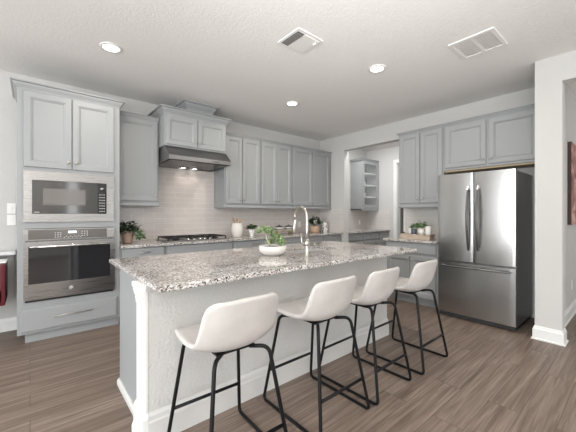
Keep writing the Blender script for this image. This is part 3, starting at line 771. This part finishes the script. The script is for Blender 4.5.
# succulents
def leaf_fat(b, base_, yaw, pitch, L, Wd, T):
    """plump pointed leaf"""
    t = bmesh.new(); rings = []; n = 6; seg = 8
    for i in range(n + 1):
        u = i / n; ww = Wd * (0.45 + 0.55 * math.sin(PI * min(1, u * 1.25 + 0.05) * 0.62)) * (1 - u ** 3) + 0.0004
        th = T * (1 - 0.75 * u) * (1 if i < n else 0.2)
        rings.append([t.verts.new((L * u, ww * math.cos(2 * PI * k / seg), th * math.sin(2 * PI * k / seg) + 0.25 * L * u * u)) for k in range(seg)])
    for A, B in zip(rings, rings[1:]):
        for k in range(seg): t.faces.new((A[k], A[(k + 1) % seg], B[(k + 1) % seg], B[k])).smooth = True
    t.faces.new(rings[0][::-1]); t.faces.new(rings[-1])
    b.merge(t, Matrix.Translation(base_) @ Matrix.Rotation(yaw, 4, 'Z') @ Matrix.Rotation(-pitch, 4, 'Y'))
def rosette(name, parent, c, R, tilt=(0, 0), mat_='succulent', layers=4):
    b = MB(); g_ = 0
    for ly in range(layers):
        n = 5 if ly < layers - 1 else 3
        for k in range(n):
            leaf_fat(b, (0, 0, 0.004 * ly), g_, 0.25 + 0.36 * ly, R * (1 - 0.17 * ly), R * 0.36 * (1 - 0.10 * ly), R * 0.15); g_ += 2.3999
    o = b.build(name, mat_, parent); o.location = c; o.rotation_euler = (tilt[0], tilt[1], 0); return o
t = thing('succulent_bowl', 'low white bowl of green succulents on the island', 'potted plant', (1.692, 2.215, 0.93))
MB().lathe([(0, 0), (0.075, 0), (0.085, 0.006), (0.118, 0.03), (0.126, 0.055), (0.124, 0.082), (0.117, 0.085), (0.112, 0.078), (0.110, 0.066), (0, 0.066)], (0, 0, 0), 36).build('bowl', 'stoneware', t)
MB().lathe([(0, 0.073), (0.06, 0.073), (0.111, 0.069)], (0, 0, 0), 24).build('soil', 'soil', t)
rosette('rosette', t, (0.035, -0.050, 0.105), 0.062, (0.9, 0.0))
rosette('rosette', t, (0.088, -0.020, 0.110), 0.056, (0.6, 0.5), 'leaf_pale')
rosette('rosette', t, (0.0, 0.03, 0.10), 0.060, (0.1, -0.2))
rosette('rosette', t, (0.060, 0.0, 0.155), 0.050, (0.8, 0.1))
rosette('rosette', t, (0.010, -0.01, 0.150), 0.044, (0.7, -0.2), 'leaf_pale')
b = MB(); b.tube([(-0.03, -0.02, 0.07), (-0.055, -0.018, 0.11), (-0.078, -0.015, 0.15), (-0.08, -0.012, 0.19), (-0.07, -0.01, 0.215)], [0.009, 0.008, 0.007, 0.006, 0.006], 8)
b.build('stem', 'succulent_stem', t)
rosette('rosette', t, (-0.085, -0.020, 0.215), 0.058, (0.9, -0.1), 'succulent', 3)
rosette('rosette', t, (-0.150, -0.010, 0.215), 0.046, (0.6, -0.6), 'leaf_pale', 3)
rosette('rosette', t, (-0.030, -0.005, 0.215), 0.052, (0.7, 0.5), 'leaf_pale', 3)
rosette('rosette', t, (-0.020, -0.010, 0.170), 0.045, (1.0, 0.5), 'succulent', 3)
rosette('rosette', t, (-0.110, 0.010, 0.240), 0.040, (0.3, -0.2), 'succulent', 3)

# ------------------------------------------------------------------ leafy plants
def leaf_flat(b, p, yaw, pitch, L, Wd, roll=0):
    t = bmesh.new(); n = 4; L_, R_, Cc = [], [], []
    for i in range(n + 1):
        u = i / n; ww = Wd * math.sin(PI * (0.08 + 0.92 * u) ** 0.8) if i < n else 0.0005
        z = -0.35 * L * u * u
        L_.append(t.verts.new((L * u, ww, z + ww * 0.3))); R_.append(t.verts.new((L * u, -ww, z + ww * 0.3))); Cc.append(t.verts.new((L * u, 0, z)))
    for i in range(n):
        t.faces.new((L_[i], Cc[i], Cc[i + 1], L_[i + 1])).smooth = True; t.faces.new((Cc[i], R_[i], R_[i + 1], Cc[i + 1])).smooth = True
    b.merge(t, Matrix.Translation(p) @ Matrix.Rotation(yaw, 4, 'Z') @ Matrix.Rotation(-pitch, 4, 'Y') @ Matrix.Rotation(roll, 4, 'X'))
def foliage(parent, c, rx, ry, rz_, n, L, Wd, material, trail=None, seed=1):
    rnd = random.Random(seed); b = MB()
    for i in range(n):
        th = rnd.uniform(0, 2 * PI); ph = math.acos(rnd.uniform(-0.35, 1)); q = rnd.uniform(0.35, 1.0)
        p = (c[0] + rx * q * math.sin(ph) * math.cos(th), c[1] + ry * q * math.sin(ph) * math.sin(th), c[2] + rz_ * q * math.cos(ph))
        leaf_flat(b, p, th + rnd.uniform(-0.6, 0.6), rnd.uniform(-0.3, 1.0), L * rnd.uniform(0.7, 1.2), Wd * rnd.uniform(0.7, 1.2), rnd.uniform(-0.5, 0.5))
    if trail:
        for (x, y, z, k) in trail:
            for i in range(k): leaf_flat(b, (x + rnd.gauss(0, 0.02), y + rnd.gauss(0, 0.02), z + rnd.gauss(0, 0.025)), rnd.uniform(0, 6.28), rnd.uniform(-0.8, 0.5), L, Wd, rnd.uniform(-0.5, 0.5))
    return b.build('foliage', material, parent)
def stems(parent, c, n, h, r, seed=1):
    rnd = random.Random(seed); b = MB()
    for i in range(n):
        a = rnd.uniform(0, 6.28); q = rnd.uniform(0.2, r)
        b.tube([(c[0], c[1], c[2]), (c[0] + q * 0.4 * math.cos(a), c[1] + q * 0.4 * math.sin(a), c[2] + h * 0.5), (c[0] + q * math.cos(a), c[1] + q * math.sin(a), c[2] + h)], 0.0018, 5)
    return b.build('stems', 'leaf_dark', parent)
# trailing plant next to the oven cabinet
t = thing('potted_plant', 'dark trailing plant in a ribbed tan pot next to the oven cabinet', 'potted plant', (0.95, 4.30, 0.93))
pr = []
for i in range(9): pr += [(0.052 + 0.002 * i + (0.002 if i % 2 else 0), 0.004 + i * 0.0125)]
MB().lathe([(0, 0)] + pr + [(0.074, 0.108), (0.078, 0.112), (0.078, 0.128), (0.066, 0.128), (0.062, 0.11), (0, 0.108)], (0, 0, 0), 32).build('pot', 'terracotta', t)
foliage(t, (-0.005, 0, 0.17), 0.115, 0.115, 0.11, 190, 0.05, 0.019, 'leaf_dark', None, 3)
foliage(t, (0.10, -0.04, 0.12), 0.07, 0.07, 0.09, 50, 0.045, 0.016, 'leaf_green', [(0.14, -0.07, 0.07, 14), (0.16, -0.09, 0.10, 10)], 5)
foliage(t, (0.13, -0.08, 0.07), 0.035, 0.035, 0.05, 18, 0.04, 0.016, 'leaf_pale', None, 6)
stems(t, (0, 0, 0.108), 14, 0.12, 0.11, 2)

# utensil crock
t = thing('utensil_crock', 'white crock holding wooden utensils right of the cooktop', 'crock', (2.58, 4.33, 0.93))
MB().lathe([(0, 0), (0.066, 0), (0.070, 0.012), (0.090, 0.07), (0.094, 0.13), (0.088, 0.18), (0.078, 0.20), (0.080, 0.222), (0.073, 0.222), (0.072, 0.20), (0.084, 0.17), (0.088, 0.12), (0.065, 0.02), (0, 0.015)], (0, 0, 0), 32).build('crock_body', 'stoneware', t)
rnd = random.Random(4)
for i, (a, ln) in enumerate(((2.6, 0.31), (3.4, 0.29), (0.3, 0.30), (1.2, 0.30), (5.2, 0.28))):
    top = (0.062 * math.cos(a), 0.045 * math.sin(a), ln - 0.035)
    b = MB(); b.tube([(-0.02 * math.cos(a), -0.02 * math.sin(a), 0.02), top], 0.005, 8)
    bl = bmesh.new(); bmesh.ops.create_uvsphere(bl, u_segments=12, v_segments=8, radius=1)
    for f in bl.faces: f.smooth = True
    b.merge(bl, Matrix.Translation((top[0] * 1.08, top[1] * 1.08, top[2] + 0.012)) @ Matrix.Rotation(0.6 * i, 4, 'Z') @ Matrix.Diagonal((0.020, 0.006, 0.030, 1)))
    tag(b.build('wooden_spoon', 'utensil_wood'), ['wooden spoon leaning to the far left in the white crock', 'wooden spoon at the front left of the white crock', 'wooden spoon leaning right in the white crock', 'wooden spoon at the back of the white crock', 'wooden spoon at the front right of the white crock'][i], 'spoon', 'wooden utensils in the crock', (2.58, 4.33, 0.93))

# small white pot with herb
t = thing('potted_plant', 'small white footed pot with dark herb beside the utensil crock', 'potted plant', (2.84, 4.30, 0.93))
MB().lathe([(0, 0), (0.035, 0), (0.036, 0.01), (0.028, 0.022), (0.044, 0.06), (0.052, 0.115), (0.047, 0.115), (0.040, 0.10), (0, 0.10)], (0, 0, 0), 24).build('pot', 'white_ceramic', t)
foliage(t, (0, 0, 0.14), 0.085, 0.07, 0.06, 110, 0.035, 0.012, 'leaf_dark', None, 8)
foliage(t, (0, -0.01, 0.15), 0.085, 0.07, 0.06, 40, 0.035, 0.012, 'leaf_green', None, 9)
stems(t, (0, 0, 0.10), 8, 0.06, 0.06, 7)

# two lidded jars on a small riser
def jar(label, x):
    t = thing('storage_jar', label, 'jar', (x, 4.35, 1.000), 0, 'lidded jars behind the faucet')
    MB().lathe([(0, 0), (0.066, 0), (0.076, 0.008), (0.080, 0.02), (0.080, 0.048), (0.076, 0.058), (0.060, 0.062), (0, 0.062)], (0, 0, 0), 28).build('jar_body', 'jar_glass_white', t)
    MB().lathe([(0.0805, 0.022), (0.0825, 0.024), (0.0825, 0.036), (0.0805, 0.038)], (0, 0, 0), 28).build('band', 'lid_dark', t)
    MB().lathe([(0, 0.0625), (0.066, 0.0625), (0.068, 0.078), (0.045, 0.088), (0.012, 0.092), (0.013, 0.106), (0, 0.108)], (0, 0, 0), 28).build('lid', 'lid_dark', t)
jar('squat white jar with dark lid, left one of the pair behind faucet', 3.47)
jar('squat white jar with dark lid, right one of the pair behind faucet', 3.70)
t = thing('wooden_riser', 'low tan wooden riser carrying the two lidded jars', 'riser', (3.585, 4.35, 0.93))
MB().box(-0.21, 0.21, -0.085, 0.085, 0.05, 0.069, 0.003).build('board', 'raw_wood', t)
for x in (-0.17, 0.17): MB().box(x - 0.012, x + 0.012, -0.07, 0.07, 0.0, 0.05).build('foot', 'raw_wood', t)

# corner plant and canister
t = thing('potted_plant', 'dark leafy plant in a copper-brown pot near the back corner', 'potted plant', (4.40, 4.36, 0.93))
MB().lathe([(0, 0), (0.080, 0), (0.088, 0.02), (0.096, 0.13), (0.089, 0.13), (0.084, 0.11), (0, 0.11)], (0, 0, 0), 28).build('pot', 'copper_pot', t)
foliage(t, (-0.01, 0, 0.20), 0.105, 0.09, 0.13, 150, 0.055, 0.022, 'leaf_dark', None, 12)
foliage(t, (0.05, -0.05, 0.18), 0.06, 0.05, 0.06, 26, 0.055, 0.022, 'leaf_green', None, 13)
b = MB()
for i, (x, y, z) in enumerate(((-0.075, -0.075, 0.20), (-0.055, -0.085, 0.225), (-0.09, -0.06, 0.23), (-0.06, -0.08, 0.18))):
    leaf_fat(b, (x, y, z), 3.9 + i * 0.5, 0.5, 0.05, 0.022, 0.008)
b.build('flower', 'white_ceramic', t)
stems(t, (0, 0, 0.13), 10, 0.1, 0.07, 14)
o = MB().lathe([(0, 0), (0.062, 0), (0.066, 0.006), (0.066, 0.185), (0.060, 0.195), (0.056, 0.20), (0.056, 0.21), (0, 0.213)], (0, 0, 0), 28).build('canister', 'spotted')
tag(o, 'tall white canister with black spots in the back corner', 'canister', loc=(4.70, 4.36, 0.93))

# tray group on the short counter (x ~ 4.5)
t = thing('wooden_tray', 'pale wooden riser tray on the counter left of refrigerator', 'tray', (4.48, 2.265, 0.93), RW)
b = MB(); b.box(-0.235, 0.235, -0.09, 0.09, 0.052, 0.068, 0.003); b.build('board', 'tray_wood', t)
for x in (-0.2, 0.2): MB().box(x - 0.03, x + 0.03, -0.08, 0.08, 0, 0.052, 0.003).build('foot', 'tray_wood', t)
MB().box(-0.17, 0.17, -0.082, -0.066, 0.0, 0.050, 0.002).build('front_panel', 'tray_wood', t)
TZ = 0.998
t = thing('potted_plant', 'small navy pot with green sprigs on the wooden tray', 'potted plant', (4.46, 2.30, TZ))
MB().lathe([(0, 0), (0.036, 0), (0.045, 0.075), (0.041, 0.075), (0.038, 0.065), (0, 0.065)], (0, 0, 0), 22).build('pot', 'navy_ceramic', t)
foliage(t, (0, 0, 0.10), 0.05, 0.05, 0.055, 70, 0.04, 0.010, 'leaf_green', None, 21)
t = thing('potted_plant', 'small white pot with green sprigs on the wooden tray', 'potted plant', (4.46, 2.185, TZ))
MB().lathe([(0, 0), (0.040, 0), (0.052, 0.08), (0.047, 0.08), (0.043, 0.068), (0, 0.068)], (0, 0, 0), 22).build('pot', 'white_ceramic', t)
foliage(t, (0, 0, 0.115), 0.075, 0.07, 0.08, 110, 0.045, 0.010, 'leaf_green', None, 22)
def mug(name, label, loc, r_, h_, material, rz=0):
    t = thing(name, label, 'mug', loc, rz)
    MB().lathe([(0, 0), (r_ * 0.88, 0), (r_, 0.012), (r_, h_), (r_ - 0.005, h_), (r_ - 0.006, 0.014), (0, 0.01)], (0, 0, 0), 24).build('mug_body', material, t)
    pts = [(r_ - 0.002, 0, h_ * 0.8), (r_ + 0.02, 0, h_ * 0.78), (r_ + 0.028, 0, h_ * 0.5), (r_ + 0.018, 0, h_ * 0.25), (r_ - 0.002, 0, h_ * 0.22)]
    MB().tube(fillet(pts, 0.012, 3), 0.004, 8).build('handle', material, t)
    return t
mug('mug', 'tall white mug with grey dots standing at tray end near refrigerator', (4.45, 2.075, TZ), 0.043, 0.125, 'spotted' if False else 'white_ceramic', 2.0)
mg = [x for x in C.objects if x.name.startswith('mug_body')][-1]
b = MB()
for i in range(7):
    a = PI + 0.45 + (i - 3) * 0.33
    t0 = bmesh.new(); bmesh.ops.create_uvsphere(t0, u_segments=8, v_segments=6, radius=0.004)
    b.merge(t0, Matrix.Translation((0.0425 * math.cos(a), 0.0425 * math.sin(a), 0.03 + 0.018 * ((i * 3) % 5))))
b.build('dots', 'grey_plastic', mg)
mug('mug', 'white mug behind the navy pot on the wooden tray', (4.53, 2.375, TZ), 0.036, 0.105, 'white_ceramic', 1.2)
o = MB().lathe([(0, 0), (0.036, 0), (0.04, 0.01), (0.04, 0.09), (0.034, 0.10), (0.034, 0.14), (0, 0.145)], (0, 0, 0), 22).build('canister', 'grey_plastic')
tag(o, 'grey lidded canister on the short counter beside the refrigerator', 'canister', loc=(4.60, 1.96, 0.93))
o = MB().lathe([(0, 0), (0.018, 0), (0.020, 0.01), (0.020, 0.05), (0.010, 0.065), (0.010, 0.08), (0, 0.081)], (0, 0, 0), 18).build('small_bottle', 'black_metal')
tag(o, 'tiny dark bottle at the far left corner of the short counter', 'bottle', loc=(4.72, 2.612, 0.93))

# ------------------------------------------------------------------ outlets and switches
def plate(label, cat, loc, rz, kind='switch', group=None):
    t = thing('light_switch' if kind == 'switch' else 'power_outlet', label, cat, loc, rz, group)
    MB().box(-0.036, 0.036, -0.006, 0, -0.058, 0.058, 0.002).build('cover_plate', 'white_plastic', t)
    if kind == 'switch': MB().box(-0.006, 0.006, -0.016, -0.006, -0.014, 0.010, 0.002).build('toggle', 'white_plastic', t)
    else:
        MB().box(-0.017, 0.017, -0.008, -0.006, -0.034, 0.034, 0.001).build('socket', 'white_plastic', t)
    return t
plate('light switch left of oven cabinet, upper of the two plates', 'light switch', (-0.160, YB, 1.365), 0)
plate('light switch left of oven cabinet, lower of the two plates', 'light switch', (-0.160, YB, 1.235), 0)
plate('white outlet on the back tile behind the faucet', 'outlet', (4.205, YB - 0.012, 1.09), 0, 'o')
plate('white outlet on the tile in the pantry nook', 'outlet', (6.21, YB - 0.012, 1.10), 0, 'o')
plate('white outlet low on the hall wall below the painting', 'outlet', (5.36, 0.64, 0.385), 0, 'o')

# ------------------------------------------------------------------ left edge: ledge and red chair
t = thing('console_table', 'narrow white ledge table on the wall left of oven cabinet', 'table', (-0.9, 4.47, 0))
MB().box(-0.75, 0.78, -0.04, 0.14, 0.86, 0.895, 0.004).build('tabletop', 'trim', t)
for x in (-0.7,): MB().box(x - 0.02, x + 0.02, -0.02, 0.02, 0, 0.86).build('leg', 'trim', t); MB().box(x - 0.02, x + 0.02, 0.09, 0.13, 0, 0.86).build('leg', 'trim', t)
MB().box(-0.73, 0.76, 0.125, 0.145, 0.36, 0.86).build('back_panel', 'wall', t)
t = thing('bar_chair', 'dark red upholstered chair cut off by the left edge', 'chair', (-0.43, 4.18, 0))
b = MB(); b.box(-0.25, 0.25, -0.2, 0.2, 0.42, 0.60, 0.03); b.build('seat', 'red_leather', t)
b = MB(); b.box(0.16, 0.25, -0.2, 0.2, 0.42, 0.83, 0.025).box(-0.25, -0.16, -0.2, 0.2, 0.42, 0.83, 0.025).box(-0.25, 0.25, 0.12, 0.2, 0.42, 0.83, 0.025); b.build('backrest', 'red_leather', t)
MB().sweep([(-0.25, 0.2), (-0.25, -0.2), (-0.16, -0.2)], [(0, 0.83), (0.006, 0.83), (0.006, 0.845), (0, 0.845)]).box(0.155, 0.255, -0.205, 0.205, 0.829, 0.842, 0.004).build('arm_cap', 'chrome', t)
MB().lathe([(0, 0), (0.2, 0), (0.2, 0.012), (0.03, 0.03), (0.025, 0.42), (0, 0.42)], (-0.05, 0, 0), 28).build('pedestal', 'chrome', t)

# ------------------------------------------------------------------ painting in the hall
t = thing('painting', 'pink and brown canvas painting on the hall wall', 'painting', (5.05, 0.64, 1.17))
MB().box(0, 0.9, -0.035, 0, 0, 1.02).build('stretcher', 'brown_edge', t)
MB().box(0.002, 0.898, -0.038, -0.035, 0.002, 1.018).build('canvas', 'painting', t)

# ------------------------------------------------------------------ ceiling fixtures
for x, y, s_ in ((0.588, 3.304, 'above the oven cabinet aisle'), (2.887, 1.908, 'above the far end of the island'), (2.867, 3.293, 'between hood and faucet near the back wall')):
    t = thing('recessed_light', 'round white recessed ceiling light ' + s_, 'ceiling light', (x, y, ZC))
    MB().lathe([(0.070, 0), (0.092, -0.001), (0.095, -0.006), (0.090, -0.010), (0.072, -0.012), (0.068, -0.004)], (0, 0, 0), 36).build('trim_ring', 'white_plastic', t)
    MB().lathe([(0, -0.007), (0.071, -0.007), (0.071, -0.001), (0, -0.001)], (0, 0, 0), 32).build('lens', 'lamp_glow', t)
    l = bpy.data.lights.new('recessed_lamp', 'AREA'); l.shape = 'DISK'; l.size = 0.13; l.energy = 12 if x > 1 else 8; l.color = (1, 0.93, 0.84)
    o = bpy.data.objects.new('recessed_lamp', l); C.objects.link(o); o.location = (x, y, ZC - 0.02)
# register over the kitchen aisle
t = thing('ceiling_vent', 'square ceiling register with a dark slot left of centre', 'vent', (1.90, 2.065, ZC))
MB().prism_z([(-0.155, -0.145), (0.155, -0.145), (0.155, 0.145), (-0.155, 0.145)], -0.008, 0).build('frame', 'white_plastic', t)
MB().box(-0.125, 0.125, 0.005, 0.115, -0.013, -0.008, 0.001).build('damper_plate', 'white_plastic', t) if False else None
b = MB()
for i in range(5): b.prism_y([(-0.120 + i * 0.014, -0.008), (-0.114 + i * 0.014, -0.008), (-0.118 + i * 0.014, -0.018), (-0.124 + i * 0.014, -0.018)], -0.10, 0.11)
b.build('louvers', 'grey_plastic', t)
MB().box(-0.130, -0.055, -0.11, 0.12, -0.0085, -0.008).build('slot', 'slot_dark', t)
MB().box(-0.045, 0.125, -0.115, 0.12, -0.013, -0.008, 0.002).build('face_plate', 'white_plastic', t)
MB().box(0.10, 0.112, -0.09, -0.06, -0.030, -0.012).build('lever', 'white_plastic', t)
# return grille
t = thing('ceiling_vent', 'rectangular ceiling grille with two louvred panels', 'vent', (3.20, 1.03, ZC))
b = MB(); b.box(-0.20, 0.20, -0.185, -0.155, -0.01, 0).box(-0.20, 0.20, 0.155, 0.185, -0.01, 0).box(-0.20, -0.165, -0.155, 0.155, -0.01, 0).box(0.165, 0.20, -0.155, 0.155, -0.01, 0).box(-0.165, 0.165, -0.010, 0.010, -0.01, 0)
b.build('frame', 'white_plastic', t)
for y0 in (-0.155, 0.010):
    b = MB(); b.box(-0.165, 0.165, y0, y0 + 0.145, -0.002, -0.001)
    for i in range(10): b.prism_x([(y0 + 0.003 + i * 0.0142, -0.009), (y0 + 0.012 + i * 0.0142, -0.003), (y0 + 0.013 + i * 0.0142, -0.004), (y0 + 0.004 + i * 0.0142, -0.010)], -0.165, 0.165)
    b.build('louver_panel', 'white_plastic', t)

# ------------------------------------------------------------------ bar stools (local +y faces the island)
def shell_mesh():
    """one-piece padded seat and low back"""
    prof = [(0.235, 0.628), (0.228, 0.645), (0.20, 0.652), (0.12, 0.645), (0.03, 0.634), (-0.06, 0.626), (-0.11, 0.626), (-0.148, 0.640), (-0.174, 0.672), (-0.193, 0.72), (-0.210, 0.78), (-0.227, 0.84), (-0.238, 0.88), (-0.243, 0.899)]
    hw = [0.150, 0.195, 0.212, 0.222, 0.228, 0.228, 0.226, 0.224, 0.223, 0.220, 0.216, 0.210, 0.196, 0.155]
    t = bmesh.new(); nu = 12; rows = []
    n = len(prof)
    for i, ((y, z), h_) in enumerate(zip(prof, hw)):
        v = i / (n - 1); row = []
        lift = 0.004 + 0.050 * math.exp(-((v - 0.50) / 0.20) ** 2)       # sides curl up towards the rear of the seat
        fwd = 0.0 if v < 0.35 else 0.038 * min(1, (v - 0.35) / 0.3)       # back wraps forward at its sides
        drop = 0.010 * max(0, (v - 0.75) / 0.25)
        for k in range(nu + 1):
            u = -1 + 2 * k / nu; a = abs(u) ** 2.4
            row.append(t.verts.new((u * h_, y + fwd * a, z + lift * a - drop * abs(u) ** 2)))
        rows.append(row)
    for A, B in zip(rows, rows[1:]):
        for k in range(nu): t.faces.new((A[k], A[k + 1], B[k + 1], B[k])).smooth = True
    b = MB(); b.merge(t); return b
def make_stool(label, x, y, rz):
    t = thing('bar_stool', label, 'stool', (x, y, 0), rz, 'bar stools along the island')
    sh = shell_mesh().build('seat', 'stool_fabric', t, smooth=True)
    so = sh.modifiers.new('thick', 'SOLIDIFY'); so.thickness = 0.030; so.offset = 0
    be = sh.modifiers.new('sub', 'SUBSURF'); be.levels = 2; be.render_levels = 2
    MB().box(-0.11, 0.11, -0.12, 0.12, 0.602, 0.614, 0.003).build('mounting_plate', 'black_metal', t)
    R_ = 0.0105
    for s in (-1, 1):
        pts = [(s * 0.08, -0.115, 0.606), (s * 0.152, -0.190, 0.614), (s * 0.230, -0.288, 0.0115), (s * 0.230, 0.262, 0.0115), (s * 0.165, 0.165, 0.605), (s * 0.10, 0.10, 0.600)]
        MB().tube(fillet(pts, [0, 0.05, 0.035, 0.035, 0.05, 0], 6), R_, 10).build('side_frame', 'black_metal', t)
    def at(z, front):
        p0, p1 = (Vector((0.230, 0.262, 0.0115)), Vector((0.165, 0.165, 0.605))) if front else (Vector((0.230, -0.288, 0.0115)), Vector((0.152, -0.190, 0.614)))
        k = (z - p0.z) / (p1.z - p0.z); return p0 + (p1 - p0) * k
    for fr_ in (True, False):
        p = at(0.215, fr_)
        MB().tube([(-p.x, p.y, p.z), (p.x, p.y, p.z)], 0.0095, 10).build('footrest', 'black_metal', t)
    return t
proto = make_stool('cream bar stool with black sled legs, leftmost and nearest the camera', 0.808, 1.476, math.radians(-2.0))
for x, y, rz, lb_ in ((1.478, 1.475, 0.0, 'cream bar stool with black sled legs, second from the left'),
                      (2.012, 1.465, 1.0, 'cream bar stool with black sled legs, third from the left'),
                      (2.638, 1.450, 0.5, 'cream bar stool with black sled legs, rightmost, nearest the refrigerator')):
    c = copy_tree(proto); c.location = (x, y, 0); c.rotation_euler = (0, 0, math.radians(rz)); c['label'] = lb_
